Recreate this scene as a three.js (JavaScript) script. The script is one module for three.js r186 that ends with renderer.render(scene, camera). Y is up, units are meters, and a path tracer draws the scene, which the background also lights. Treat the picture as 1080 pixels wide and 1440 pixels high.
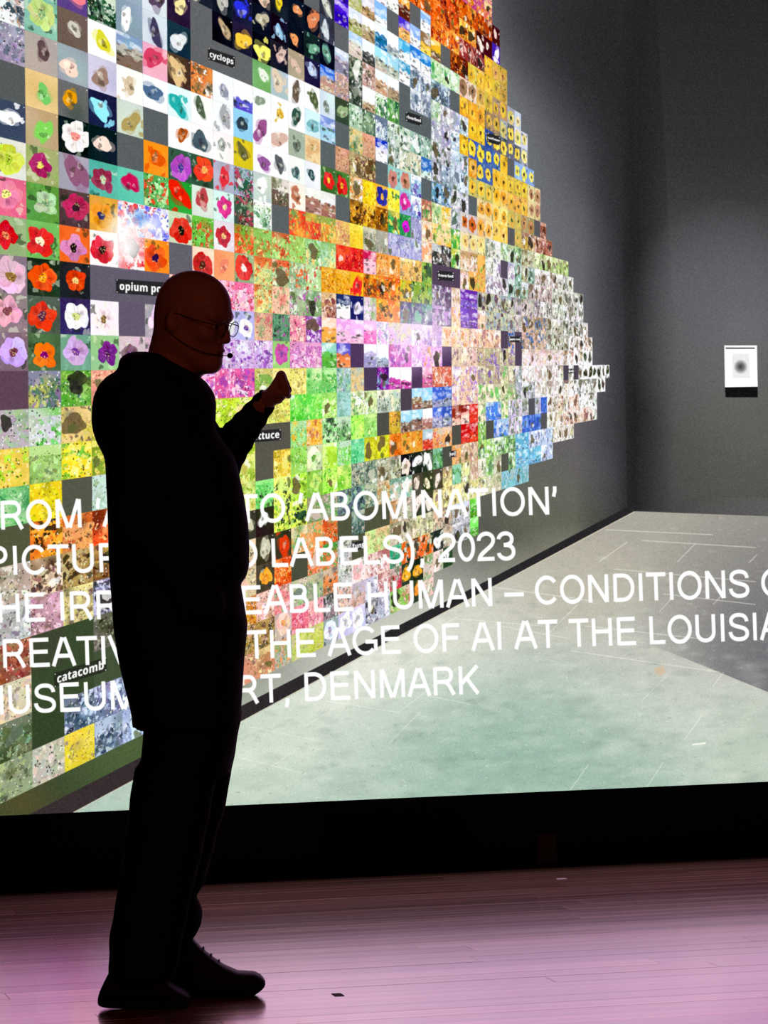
import * as THREE from 'three';
import { RectAreaLightUniformsLib } from 'three/addons/lights/RectAreaLightUniformsLib.js';
import { RoundedBoxGeometry } from 'three/addons/geometries/RoundedBoxGeometry.js';
import { mergeGeometries } from 'three/addons/utils/BufferGeometryUtils.js';

// ------------------------------------------------------------------ camera, light, exposure
const scene = new THREE.Scene();
scene.background = new THREE.Color(0x000000);
const FOCAL = 5670;                                   // focal length in pixels of the 1080 x 1440 frame
const camera = new THREE.PerspectiveCamera(2 * Math.atan(720 / FOCAL) * 180 / Math.PI, 1080 / 1440, 0.1, 60);
camera.position.set(-2.75, 1.35, 12.567);
camera.rotation.set(-0.01487744, -0.2122844, -0.02590187, 'YXZ');
camera.updateMatrixWorld(true);
const renderer = new THREE.WebGLRenderer({ antialias: true });
renderer.toneMapping = THREE.LinearToneMapping;
renderer.toneMappingExposure = 1;
renderer.shadowMap.enabled = true;
RectAreaLightUniformsLib.init();

const SX0 = -1.55, SX1 = 1.95, SY0 = 0.246, SY1 = 3.05, SW = SX1 - SX0, SH = SY1 - SY0;   // the screen, metres on the back wall
const screenLight = new THREE.RectAreaLight(new THREE.Color().setRGB(1, 0.3, 0.98), 0.76, SW, SH);
screenLight.position.set((SX0 + SX1) / 2, (SY0 + SY1) / 2, 0.024);
screenLight.lookAt((SX0 + SX1) / 2, (SY0 + SY1) / 2, 5);
scene.add(screenLight);
const WASH = { color: [1, 0.22, 0.11], power: 7.5 };      // the dim red house wash, see the stage lamps below

// ------------------------------------------------------------------ helpers
function rng(a) { return () => { a |= 0; a = a + 0x6D2B79F5 | 0; let t = Math.imul(a ^ a >>> 15, 1 | a); t = t + Math.imul(t ^ t >>> 7, 61 | t) ^ t; return ((t ^ t >>> 14) >>> 0) / 4294967296; }; }
const clamp = (x, a, b) => Math.min(b, Math.max(a, x)), lerp = (a, b, t) => a + (b - a) * t;
function ray(u, v) { return new THREE.Vector3((u - 540) / FOCAL, -(v - 720) / FOCAL, -1).applyQuaternion(camera.quaternion); }
function onWall(u, v) { const d = ray(u, v), t = -camera.position.z / d.z; return [camera.position.x + d.x * t, camera.position.y + d.y * t]; }
function onFloor(u, v) { const d = ray(u, v), t = -camera.position.y / d.y; return new THREE.Vector3(camera.position.x + d.x * t, 0, camera.position.z + d.z * t); }
const counts = {};
function numbered(n) { const k = counts[n] = (counts[n] ?? -1) + 1; return k ? `${n}_${String(k).padStart(3, '0')}` : n; }
function mesh(name, geometry, material, parent) {
  const m = new THREE.Mesh(geometry, material); m.name = name; m.castShadow = m.receiveShadow = true; parent.add(m); return m;
}
function thing(name, label, category, group) {
  const g = new THREE.Group(); g.name = numbered(name); g.userData = { label, category }; if (group) g.userData.group = group; scene.add(g); return g;
}
function structure(name, geometry, material, label) {
  const m = mesh(name, geometry, material, scene); m.userData = { kind: 'structure', label, category: name.split('_')[0] }; return m;
}
function box(x0, x1, y0, y1, z0, z1) { const g = new THREE.BoxGeometry(x1 - x0, y1 - y0, z1 - z0); g.translate((x0 + x1) / 2, (y0 + y1) / 2, (z0 + z1) / 2); return g; }
function tube(points, r, n = 24, rs = 8) { return new THREE.TubeGeometry(new THREE.CatmullRomCurve3(points), n, r, rs, false); }
function std(rgb, o = {}) { return new THREE.MeshPhysicalMaterial({ color: new THREE.Color().setRGB(...rgb), roughness: 0.8, ...o }); }
function noiseTexture(w, h, fn, srgb) {
  const d = new Uint8Array(w * h * 4);
  for (let y = 0; y < h; y++) for (let x = 0; x < w; x++) { const c = fn(x, y), i = (y * w + x) * 4; for (let k = 0; k < 3; k++) d[i + k] = clamp(Math.round((c.length ? c[k] : c) * 255), 0, 255); d[i + 3] = 255; }
  const t = new THREE.DataTexture(d, w, h); t.wrapS = t.wrapT = THREE.RepeatWrapping; t.magFilter = THREE.LinearFilter; t.minFilter = THREE.LinearMipmapLinearFilter; t.generateMipmaps = true;
  if (srgb) t.colorSpace = THREE.SRGBColorSpace; t.needsUpdate = true; return t;
}

// ------------------------------------------------------------------ the hall
const M = {
  black: std([0.006, 0.006, 0.006], { roughness: 0.9, specularIntensity: 0.25 }),
  hall: std([0.012, 0.011, 0.012], { roughness: 0.95, specularIntensity: 0.2 }),
  lamp: std([0.015, 0.015, 0.015], { roughness: 0.5 }),
};
structure('wall_back', box(-8, 8, -0.9, 7, -0.3, 0), M.black, 'matt black back wall behind and below the screen');
structure('wall_left', box(-8.3, -8, -0.9, 7, -0.3, 18), M.hall, 'dark side wall of the hall');
structure('wall_right', box(8, 8.3, -0.9, 7, -0.3, 18), M.hall, 'dark side wall of the hall beyond the stage');
structure('wall_front', box(-8.3, 8.3, -0.9, 7, 18, 18.3), M.hall, 'dark wall at the rear of the auditorium');
structure('ceiling', box(-8.3, 8.3, 7, 7.3, -0.3, 18.3), M.hall, 'dark ceiling over stage and auditorium');
structure('floor_hall', box(-8.3, 8.3, -1.1, -0.9, 5.2, 18.3), M.hall, 'dark auditorium floor below the stage');

// stage floor: single boards laid along the wall
const floor = new THREE.Group(); floor.name = 'floor'; floor.userData = { kind: 'structure', label: 'varnished wooden stage floor of long narrow boards', category: 'floor' }; scene.add(floor);
mesh('stage_base', box(-8, 8, -0.9, -0.022, 0, 5.2), M.black, floor);
{
  const r = rng(11);
  const W = 512, H = 256, lines = [];
  const base = new Float32Array(H); for (let y = 0; y < H; y++) base[y] = r();
  const fib = []; for (let k = 0; k < 1400; k++) fib.push([r() * W, r() * H, 60 + r() * 300, (r() - 0.5) * 0.34, 0.6 + r() * 1.6]);
  const acc = new Float32Array(W * H);
  for (const [x, y, l, a, t] of fib) for (let i = 0; i < l; i++) { const e = Math.sin(Math.PI * i / l); for (let j = -2; j <= 2; j++) { const w = Math.max(0, 1 - Math.abs(j) / t) * e; acc[((Math.floor(y) + j + H) % H) * W + (Math.floor(x + i) % W)] += a * w; } }
  const tint = [[0.82, 0.68, 0.55], [0.78, 0.645, 0.52], [0.87, 0.715, 0.58], [0.72, 0.6, 0.485]];
  const grain = noiseTexture(W, H, (x, y) => { const g = 0.8 + 0.85 * acc[y * W + x] + 0.16 * (base[y] - 0.5); return [g, g * 0.985, g * 0.97]; }, true);
  const rough = noiseTexture(W, H, (x, y) => { const g = 0.8 + 0.35 * acc[y * W + x]; return [g, g, g]; });
  const mats = tint.map((c) => new THREE.MeshPhysicalMaterial({ color: new THREE.Color().setRGB(...c.map((v) => v * v)), map: grain, roughnessMap: rough, roughness: 0.21, metalness: 0.45, specularIntensity: 0.6 }));
  const bw = 0.118, gap = 0.001, lens = [1.7, 2.1, 2.5];
  const geos = lens.map((l) => [0, 1, 2].map((k) => {
    const g = new RoundedBoxGeometry(l - gap, 0.022, bw - gap, 1, 0.0005); const p = g.attributes.position, uv = g.attributes.uv;
    for (let i = 0; i < p.count; i++) uv.setXY(i, (p.getX(i) + k * 0.77) / 2.2, (p.getZ(i) + k * 0.21) / 0.62);
    return g;
  }));
  let n = 0;
  for (let row = 0; row < 44; row++) {
    let x = -2.9 - r() * 1.6;
    while (x < 2.6) {
      const li = Math.floor(r() * 3), l = lens[li];
      const m = mesh(n ? `plank_${String(n).padStart(3, '0')}` : 'plank', geos[li][Math.floor(r() * 3)], mats[Math.floor(r() * 4)], floor);
      m.position.set(x + l / 2, -0.011 + (r() - 0.5) * 0.0005, bw * (row + 0.5)); m.rotation.x = (r() - 0.5) * 0.004; n++; x += l;
    }
  }
}

// ------------------------------------------------------------------ the picture on the screen
const TW = 2048, TH = Math.round(2048 * SH / SW), TX = TW / SW;
const canvas = document.createElement('canvas'); canvas.width = TW; canvas.height = TH;
const c = canvas.getContext('2d');
const T = (u, v) => { const [x, y] = onWall(u, v); return [(x - SX0) * TX, (SY1 - y) * TX]; };   // pixel of the photograph -> point on the screen's canvas
const hex = (s) => '#' + s;
function poly(points, fill) { c.beginPath(); points.forEach(([u, v], i) => { const [x, y] = T(u, v); i ? c.lineTo(x, y) : c.moveTo(x, y); }); c.closePath(); if (fill) { c.fillStyle = fill; c.fill(); } }
function gradient(u0, v0, u1, v1, stops) { const g = c.createLinearGradient(...T(u0, v0), ...T(u1, v1)); stops.forEach(([t, s]) => g.addColorStop(t, s)); return g; }
function blot(u, v, r, color, a = 1, sx = 1) { const [x, y] = T(u, v), k = TX / 448; c.save(); c.translate(x, y); c.scale(sx, 1); const g = c.createRadialGradient(0, 0, 0, 0, 0, r * k); const col = new THREE.Color(color), s = (al) => `rgba(${Math.round(col.r ** (1 / 2.2) * 255)},${Math.round(col.g ** (1 / 2.2) * 255)},${Math.round(col.b ** (1 / 2.2) * 255)},${al})`; g.addColorStop(0, s(a)); g.addColorStop(0.5, s(a * 0.62)); g.addColorStop(1, s(0)); c.fillStyle = g; c.beginPath(); c.arc(0, 0, r * k, 0, 7); c.fill(); c.restore(); }
{
  const r = rng(5);
  c.fillStyle = '#303032'; c.fillRect(0, 0, TW, TH);
  // the gallery pictured: long wall on the left
  poly([[-200, -300], [890, -300], [893, 719], [-200, 1302]], gradient(0, -50, 0, 1100, [[0, '#626468'], [0.32, '#64686c'], [0.5, '#625c68'], [0.62, '#605a62'], [0.68, '#5c5d52'], [0.85, '#4c4f48'], [1, '#3f4a32']]));
  poly([[560, -300], [1000, -300], [893, 719], [560, 900]], gradient(668, 170, 868, 112, [[0, 'rgba(120,122,126,0)'], [0.22, 'rgba(116,118,122,.6)'], [0.45, 'rgba(92,92,96,.85)'], [0.72, 'rgba(58,58,61,.95)'], [1, 'rgba(38,38,40,1)']]));
  blot(760, -40, 170, '#3c3c3f', 0.9, 0.7); blot(850, 40, 170, '#262628', 0.9);
  blot(790, 350, 90, '#6a6a6e', 0.55); blot(745, 690, 130, '#66695c', 0.8); blot(850, 600, 60, '#57565a', 0.8); blot(650, 800, 130, '#4f5048', 0.7);
  blot(20, 545, 160, '#5c3f50', 0.85); blot(60, 760, 150, '#55583f', 0.7); blot(140, 960, 150, '#3a4a2c', 0.85); blot(180, 1050, 120, '#56703f', 0.6); blot(30, 1130, 60, '#58502c', 0.7);
  poly([[800, -300], [893, -300], [893, 719], [780, 778]], gradient(812, 500, 893, 503, [[0, 'rgba(44,44,46,0)'], [0.55, 'rgba(44,44,46,.5)'], [1, 'rgba(38,38,40,.95)']]));
  // far wall
  poly([[889, -300], [1400, -300], [1400, 734], [1080, 725], [893, 719]], gradient(980, 0, 980, 725, [[0, '#2a2a2c'], [0.3, '#343436'], [0.55, '#4c4c4e'], [0.8, '#4d4d4c'], [1, '#4a4a49']]));
  poly([[860, -300], [905, -300], [960, 719], [880, 719]], gradient(868, 400, 950, 402, [[0, 'rgba(36,36,38,0)'], [0.3, 'rgba(38,38,40,1)'], [1, 'rgba(38,38,40,0)']]));
  blot(1040, 460, 190, '#76767a', 0.75); blot(1060, 620, 150, '#66685f', 0.6); blot(1000, 380, 110, '#606064', 0.4);
  // floor of the gallery
  poly([[890, 719], [1080, 726], [1400, 738], [1400, 1200], [-40, 1218]], gradient(800, 719, 720, 1130, [[0, '#a5a196'], [0.12, '#aaa69b'], [0.38, '#bcbcb2'], [0.62, '#c2cbc0'], [0.84, '#a5bbad'], [1, '#aec3b5']]));
  blot(600, 880, 150, '#d2d2c6', 0.85, 1.5); blot(500, 970, 170, '#e2e4d8', 0.85, 1.5); blot(340, 1060, 130, '#ced8c6', 0.8); blot(800, 820, 90, '#bdb8a6', 0.6, 1.5); blot(700, 1060, 170, '#8faf9f', 0.7, 1.6); blot(1050, 1080, 130, '#b9c6b6', 0.8); blot(1040, 800, 60, '#a6a694', 0.5);
  c.save(); poly([[780, 850], [880, 893], [1080, 974], [1400, 1100], [1400, 700], [780, 700]]); c.clip(); blot(1130, 905, 270, '#757377', 1.0, 1); blot(1120, 930, 150, '#6c6a6e', 0.8, 1.3); c.restore();
  c.lineCap = 'butt';
  const line = (pts, col, w) => { c.strokeStyle = col; c.lineWidth = w * TX / 448; c.beginPath(); pts.forEach(([u, v], i) => { const q = T(u, v); i ? c.lineTo(...q) : c.moveTo(...q); }); c.stroke(); };
  for (const [a, b] of [[[350, 1022], [450, 1042]], [[335, 1065], [430, 1088]], [[455, 985], [560, 1002]], [[600, 978], [660, 990]], [[560, 1000], [640, 940]], [[420, 1025], [470, 995]], [[700, 880], [800, 898]], [[800, 915], [1010, 945]], [[820, 880], [1000, 900]], [[690, 825], [830, 845]], [[860, 800], [1060, 818]], [[930, 835], [1060, 850]], [[900, 985], [935, 950]], [[960, 1040], [985, 1005]], [[905, 1110], [930, 1072]], [[800, 1110], [825, 1075]], [[925, 860], [945, 838]], [[1000, 850], [1018, 832]], [[1000, 965], [1015, 945]], [[770, 890], [810, 850]], [[840, 790], [880, 762]], [[950, 790], [975, 765]], [[1050, 792], [1062, 780]], [[545, 1045], [590, 1000]], [[900, 760], [1060, 770]], [[850, 745], [1000, 752]], [[380, 1078], [420, 1050]], [[640, 870], [760, 880]], [[575, 905], [640, 868]], [[520, 960], [585, 925]]])
    line([a, b], 'rgba(232,232,220,.5)', 1.3);
  c.save(); poly([[890, 719], [1080, 726], [1400, 738], [1400, 1200], [-40, 1218]]); c.clip();
  for (let k = 0; k < 2600; k++) {                                                    // wear and flecks in that floor
    const v = 722 + 430 * Math.pow(r(), 0.8), x0 = 890 - (v - 719) / 0.534, u = lerp(Math.max(-60, x0), 1330, r()), sc = (v - 640) / 480, lt = r() < 0.5;
    blot(u, v, (3 + 16 * r() * r()) * sc, lt ? '#eef0e4' : '#6f8578', 0.05 + 0.1 * r(), 1.4 + r() * 2.4);
  }
  for (let k = 0; k < 5000; k++) {
    const v = 722 + 430 * Math.pow(r(), 0.8), x0 = 890 - (v - 719) / 0.534, u = lerp(Math.max(-60, x0), 1330, r()), sc = (v - 640) / 480, t = r() * 6.3, l = (0.6 + 3 * r() * r()) * sc;
    line([[u, v], [u + l * Math.cos(t) * 2, v + l * Math.sin(t) * 0.8]], r() < 0.6 ? `rgba(240,243,232,${0.08 + r() * 0.3})` : `rgba(60,76,68,${0.06 + r() * 0.2})`, 0.6 + r() * sc);
  }
  c.restore();
  poly([[918, 940], [930, 935], [934, 945], [926, 951], [920, 948]], '#c9b9a0');
  poly([[970, 1046], [990, 1043], [990, 1046], [972, 1048]], '#e8ecdf');
  // skirting
  poly([[893, 706], [680, 818], [540, 889], [200, 1063], [53, 1138], [-60, 1196], [-60, 1230], [102, 1142], [185, 1097], [540, 904], [893, 718]], gradient(100, 1130, 890, 712, [[0, '#3a3133'], [0.5, '#2c2a2d'], [1, '#29282a']]));
  line([[102, 1142], [185, 1097.5], [335, 1016], [540, 905.5], [890, 719.5]], 'rgba(214,206,184,.8)', 1.4);
  // small framed print hanging on the far wall
  poly([[1017, 545], [1063, 544], [1063, 559], [1018, 559]], '#151517');
  poly([[1016, 486], [1062, 486], [1063, 544], [1017, 545]], '#fdfdfd');
  poly([[1018, 489], [1059, 489], [1059, 491], [1018, 491]], '#4a4a4c');
  poly([[1027, 498], [1051, 498], [1052, 532], [1028, 532]], '#e3e3e2');
  blot(1039, 516, 11, '#3c3c3e', 1);

  // the mosaic: cells of a grid that recedes along the wall; every cell gets a small generic picture
  const col = (n) => 1283 - 32707 / (n + 26.2), row = (k, x) => 509 + (13 + 53.3 * k) / 1249 * (1283 - x);
  const bend = (u, v) => [u + 0.011 * (v - 150) * clamp(1 - u / 1100, 0.15, 1), v];
  const edge = [[-160, -300], [688, -300], [690, 0], [698, 60], [706, 95], [715, 95], [715, 150], [737, 178], [739, 235], [752, 260], [758, 310], [768, 318], [771, 362], [798, 366], [802, 405], [818, 428], [822, 470], [832, 488], [833, 508], [857, 510], [857, 531], [846, 552], [836, 560], [834, 592], [807, 598], [805, 613], [779, 618], [776, 645], [746, 650], [743, 680], [710, 692], [675, 705], [672, 735], [662, 752], [640, 756], [638, 785], [612, 800], [606, 842], [548, 866], [545, 872], [345, 974], [190, 1030], [0, 1122], [-160, 1200]];
  const inside = (x, y) => { let w = false; for (let i = 0, j = edge.length - 1; i < edge.length; j = i++) { const [a, b] = edge[i], [p, q] = edge[j]; if ((b > y) !== (q > y) && x < (p - a) * (y - b) / (q - b) + a) w = !w; } return w; };
  // what each stretch of the mosaic looks like: x, y, kind (s speckle, f flower, o one thing on a ground, l sky and land, g bare wall), colours
  const A = `15 20 s eee b98 345|55 25 f 8ba cd8 ac9|100 5 o 547 e78|140 10 s 253 ded 121|15 60 s 98a 778 aab|60 75 o a99 655|100 45 o 655 dcb|140 40 o 112 132|140 68 o fff dd3|180 22 o 9ab fff|215 35 o ccd 445|250 22 o 213 ec8|180 68 l 8ac cba 865|215 75 o fbc c35|250 62 o 123 eef|15 110 g 565b5b|60 125 o db7 7b6|100 95 o 9aa fdc|140 105 o bbd 976|100 140 o 555 d80|140 150 o 124 8df|15 165 o 456 fff|60 180 o ba8 7c5|100 183 f 122 fee e88|140 200 o 123 fdc|180 118 o fff cb9|215 128 o fff 67a|250 135 o dff 2aa|180 168 o cdc a96|215 178 g 5a6062|180 212 g 5a5f60|250 95 o 432 eb8|280 108 s e84 554 fff|310 125 o fff 99a|340 140 l fff 44b|280 152 o ffe 565|310 160 o fff aaa|340 172 o 9ce 345|365 150 o fff 898|385 158 o fff ca3|250 185 o fff b52|285 200 o fff 456|312 212 o fff 999|340 212 o dc2 562|365 180 o fff 848|390 190 o fff dcb|415 165 o fff 354|415 125 o fff 654|440 135 o fff 564|440 172 o dff 7ab|415 205 o aba 676|440 207 o ec9 db8|385 230 o fff 556|365 222 o fff 859|412 242 o fff 567|435 247 o eff 456|412 275 o fed b75|440 280 l eee a76|310 10 o 112 bba|340 15 o 113 33d|310 40 o 112 cb9|335 52 o 112 fc4|365 30 o 112 cb9|362 68 o 112 fe6|390 15 o 112 dc2|395 45 o 112 9cd|410 55 o 112 e95|430 60 o 112 8be|412 20 o 112 d85|440 45 o 112 ec6|390 75 o 112 dba|412 90 o a98 cba|440 92 o 113 cdf|455 75 o 112 7b9|450 20 o 334 ccc|437 5 g 606264|280 20 g 626466|282 62 g 626466|312 85 g 626466|340 105 g 626466|365 112 o 7a6 ddc|385 120 o abb dcb|
478 20 l 41c 30b|478 48 g 626466|478 85 l cde 98a|495 30 l cde aa6|495 60 l ace dcb|515 30 l dde b96|530 15 l 9cf fff|530 40 l eff 27a|548 30 g 606264|548 10 l 9bd fff|515 52 l fff ba8|540 58 l fff 9aa|500 78 l 8bf c85|520 88 l dff 444|540 95 l adf bba|555 102 l 4ad fff|500 110 s 343 eee 998|520 117 s ca9 fff 765|540 122 l eff b97|550 150 s 6a5 fff 364|565 12 l fa3 521|565 42 l 42b fb6|578 45 l 9be fff|578 18 g 606264|595 12 s e61 f94 821|620 25 s c41 f93 511|640 30 s d41 fb4 620|610 45 s e51 fa3 720|630 60 s f72 fc5 932|600 62 l 864 fc4|612 76 l fb3 864|626 72 g 606264|640 88 s 720 f93 311|655 55 s e82 fd6 720|665 25 s c40 fa3 311|680 10 s b48 fd9 e82|688 35 s a30 fdc 300|660 72 s 933 fdc 312|680 60 o 411 fdc|690 72 o 42a eef|600 95 s bcc fff 898|620 100 s bda fff 4a5|635 110 s bda fff 6b6|587 95 l 27c fff|573 100 l 38b fff|565 132 g 5a6264|568 165 g 5a6264|590 175 g 5a6264|600 130 s 9ab fff 567|620 132 s 678 def 345|638 140 g 5a6264|610 160 s bcb fff 7a6|625 180 s aab fff 99c|640 190 s bcd fff 89a|480 122 s b98 ecb 98a|458 108 l 36d b98|455 138 o dee 788|478 140 l eee 999|478 162 o 343 9b8|478 182 g 5a6264|455 168 l 79c ade|460 215 g 5a6264|479 290 g 5a6264|533 240 g 5a6264|597 265 g 5a6264|665 285 g 5a6264|478 205 o dd3 5a3|500 160 s 9b9 fff 243|520 170 s 465 fff ac9|540 168 s 686 eff 343|500 187 s dc9 da4 475|525 190 s cdd 568 fff|500 212 s c97 da8 b86|515 225 s 643 ba7 ed9|532 207 l 24c fff|560 195 s bcb fff 354|590 205 s 9ba fff 243|570 225 s cca ffe 687|610 225 s aab fff 343|640 225 s bcd eef 567|625 250 s 9ab def 567|645 255 s cde fff 456|560 255 f 9cc c87 532|580 250 l 36b dee|580 280 s 9bd fff 64a|625 285 s 69b def 345|645 300 s bbc eee 565|600 300 s c76 fda 384|620 310 s dd9 fff 8b7|
660 110 f db4 eb3 753|680 112 f eb4 fc4 a73|700 108 f ca4 da5 743|660 138 f ecb 975 432|675 140 f eb5 ca5 643|690 140 f db4 ca4 652|705 140 f ca5 b94 653|660 165 f ea3 fb3 752|680 170 f eb3 d93 541|700 165 f a86 db4 432|715 165 f 99a dc7 443|730 170 f bcd eda 543|662 190 f eb3 fc3 531|670 215 f 35a fd4 531|735 190 f dde ed8 554|720 210 f 667 fd5 432|660 205 s e83 fb4 a41|690 215 f 46a fd4 421|705 225 f fc4 eb3 421|660 230 f d92 eb5 532|675 245 f 46a fc4 532|700 250 f fc4 eb3 421|690 270 f ec5 fb3 531|720 260 f db5 ec4 532|735 215 f 9ab fe9 443|740 240 f 8ad fe6 543|675 275 f cb6 fc4 421|700 295 f fd8 ea3 432|720 295 f da5 eb4 543|750 290 f dc9 b86 543|735 300 f dc7 ca4 643|680 310 f ec9 ea4 531|700 325 f fc5 ec6 532|720 325 f cb6 db5 454|740 320 f a96 b85 422|715 230 g 5f6163|660 315 f dcc c62 421|
470 255 f 473 d22 fc3|495 250 s ca6 e83 fff|460 270 s d84 fb4 5a4|500 275 s fd1 fe5 da1|520 265 s fd2 fe5 da1|545 265 s ea3 ff6 c92|545 290 s ed3 ff6 484|500 305 s 421 d92 fb3|525 300 s a61 fc3 531|530 285 f da3 33a fb4|555 310 s 3a5 fd6 285|568 300 f 8ac d39 fce|568 320 f 395 d1c 62d|445 310 s d43 8b5 fb4|460 325 s d83 8b5 fc6|480 320 s eb6 c86 fd9|510 325 s fc3 fd4 db2|530 330 s aa9 dcb 786|550 335 s 9b9 bbd 8a9|575 345 s 99c bbd dde|
25 225 f ddc cd4 9b3|60 235 f 9a6 a26 ed6|100 240 o aab 856|140 245 f 5a9 935 bdb|215 222 o f92 d51|250 228 f 354 b5c 438|280 235 f 243 e42 fa5|312 240 o aab d33|340 250 s 9ab b35 364|365 258 o cdc fff|180 260 o 6ba c15|215 270 s 5a5 e42 bea|250 272 o 3a4 e31|280 285 o ded b44|312 288 f dee d38 ed9|340 300 s 454 b45 9a8|365 300 s ded fff 696|390 268 s 765 eed 453|390 305 g 5c6264|412 310 s e43 4a5 fb4|15 280 f d68 e8a fe8|60 285 f 594 bda 7a8|100 285 f 544 b25 322|140 300 f ea4 e92 225|180 310 s fff e33 46d|215 312 s fff d24 55e|250 320 f cdb d32 211|280 325 s 6b4 7c5 d52|312 330 f eee b23 fc8|340 335 s d52 7b4 fb7|375 335 s 8b5 d42 dd8|410 350 s 9c6 d53 ce9|435 340 s 7c7 9d8 bea|450 350 s ada 8b6 fd8|15 335 f 8a7 d12 e85|60 340 f 7b6 d22 fec|100 343 f e62 d8b 212|140 350 f fee d34 322|180 358 s fff d22 e33|215 365 f f82 e52 214|250 362 g 62606a|280 368 f fcb c33 521|312 372 o e96 e76|338 368 f 9b8 d33 fee|360 385 s ec6 8b5 e73|15 390 f 878 ebd 963|60 390 f 343 e51 fa2|100 398 f 222 e41 fc8|140 398 g 625c6c|180 402 g 625c6c|210 405 g 625c6c|15 440 f 988 eab 856|60 440 f 454 e42 524|100 445 f 325 fff dd9|145 445 f fef fee 864|182 442 g 62586a|210 445 f bab fdf 747|15 490 f 878 caf 856|60 492 f 575 f71 918|100 495 f 7a8 cad 74a|145 495 f 9c8 728 516|185 490 f dbc 867 74a|15 547 g 5f4656|60 550 s 576 98a cc6|105 550 s 6a4 9c6 345|140 545 s fb9 e98 c87|15 600 s aaa 9b8 bab|60 602 s bcb 6b5 dde|105 602 s ec8 cb4 765|140 600 s 9a3 fe7 ec6|15 655 s ec5 fd7 ad3|60 655 s 9b6 bd8 896|105 650 s fd3 fe8 7b3|140 645 s 8a3 fe7 dc5|60 695 s ed2 fe4 ba2|15 705 s 7c7 bda 384|105 690 g 55584a|140 690 s bdc dee aca|20 758 g 53563f|60 745 s fa3 d62 321|105 750 s ea6 c63 432|140 745 s e52 621 fb7|15 805 s ba9 ddc 987|60 795 s dca 865 432|105 792 s a85 432 cb8|140 800 s 864 ca5 421|15 855 s aaa ddd 767|60 850 s c9a fcd 866|105 842 s cb7 ed9 765|145 842 s 99b dde 334|15 905 s bbb 776 ddd|65 895 g 3e4632|110 900 g 3b4a30|110 945 g 3b4a30|65 950 g 3b4a30|150 885 s 665 998 332|150 930 g 44523a|15 950 s 775 aa8 443|45 925 s 843 b65 975|20 985 s cba 876 eca|70 1000 g 36452c|110 985 s 678 cde 345|150 965 s 668 cdf 99b|180 1005 s 9ac def 567|25 1040 s 564 897 7a8|65 1065 s bba dcb 998|110 1040 s db3 ed6 986|150 1020 s 789 bcd 456|15 1090 s 897 bc8 564|
335 400 s eac d57 fdd|350 440 s fdd 545 cac|345 470 f bbe fff 64a|380 400 s ed8 d63 ac8|400 395 s 9b8 e52 dec|430 400 s bd9 efd d33|380 440 s eb9 9a7 c66|375 472 s 796 d42 8aa|420 440 s 8a7 eee c6b|380 492 f 9c7 c5a 84a|350 492 s cad 84a eef|350 530 s d59 a5b fde|400 480 s 697 b5a 343|375 522 s 9b5 dc8 7a5|400 505 f 7a6 dd9 9b4|425 470 s e9a fdc c58|430 500 s c7b eac fde|445 460 s 739 fff a5b|470 430 s fdc c96 844|490 362 s d22 e53 b12|470 395 s ea2 fb4 c71|490 392 o eb2 d22|510 382 l c25 fcd|480 430 l 346 fff|500 430 o 226 eef|520 430 s fdf 8b6 cac|530 455 s eee eaf 99b|470 470 l fca ea4|490 470 l eae fbd|510 472 l aad cbe|525 475 l fbe e6b|465 497 l 9dc 6b4|485 497 l 55b e74|501 500 g 4f3a5c|520 497 l eef aac|545 372 s e94 d73 fc8|570 378 s eb6 fd9 a86|545 410 s e62 fb3 332|570 415 s fb3 343 bc4|590 410 s 9b4 343 6a5|600 430 s 336 5a7 99a|620 430 s 546 c9d ddd|600 345 s fec e96 dbb|620 350 s 333 fff a98|640 350 s 5a4 dd6 fff|660 342 f eda fd8 a85|625 320 s fda fb2 8b5|650 385 s ecb b96 fff|675 392 s eb5 e95 ac6|690 360 s ccb fff 676|720 350 s ded 9b7 565|740 332 s ca5 865 fff|760 345 s a65 ecb 532|740 370 s bb9 ddc 764|770 372 s ac7 eec 765|700 400 s fff a9b 878|730 400 s 9ba eef 454|760 400 s cbb fff 765|624 388 g 55455a|612 382 g 55455a|637 390 g 55455a|714 332 g 5c5a5e|705 378 g 574d5c|750 320 g 5c5a5e|600 470 s fdf b8b 97c|640 460 s fda e84 fcd|652 455 l 63a 74b|680 472 s fca fff a77|620 500 s eaf e94 fdc|650 500 s dba fec 867|685 500 s ba8 eec 86b|560 470 s fbe dd9 cbf|560 500 s d6b fdf 84a|580 490 s fff eaf b8d|627 498 g 4f3a5c|712 477 g 53465a|727 477 g 53465a|726 498 g 53465a|797 522 g 4d4652|805 522 g 4d4652|
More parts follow.
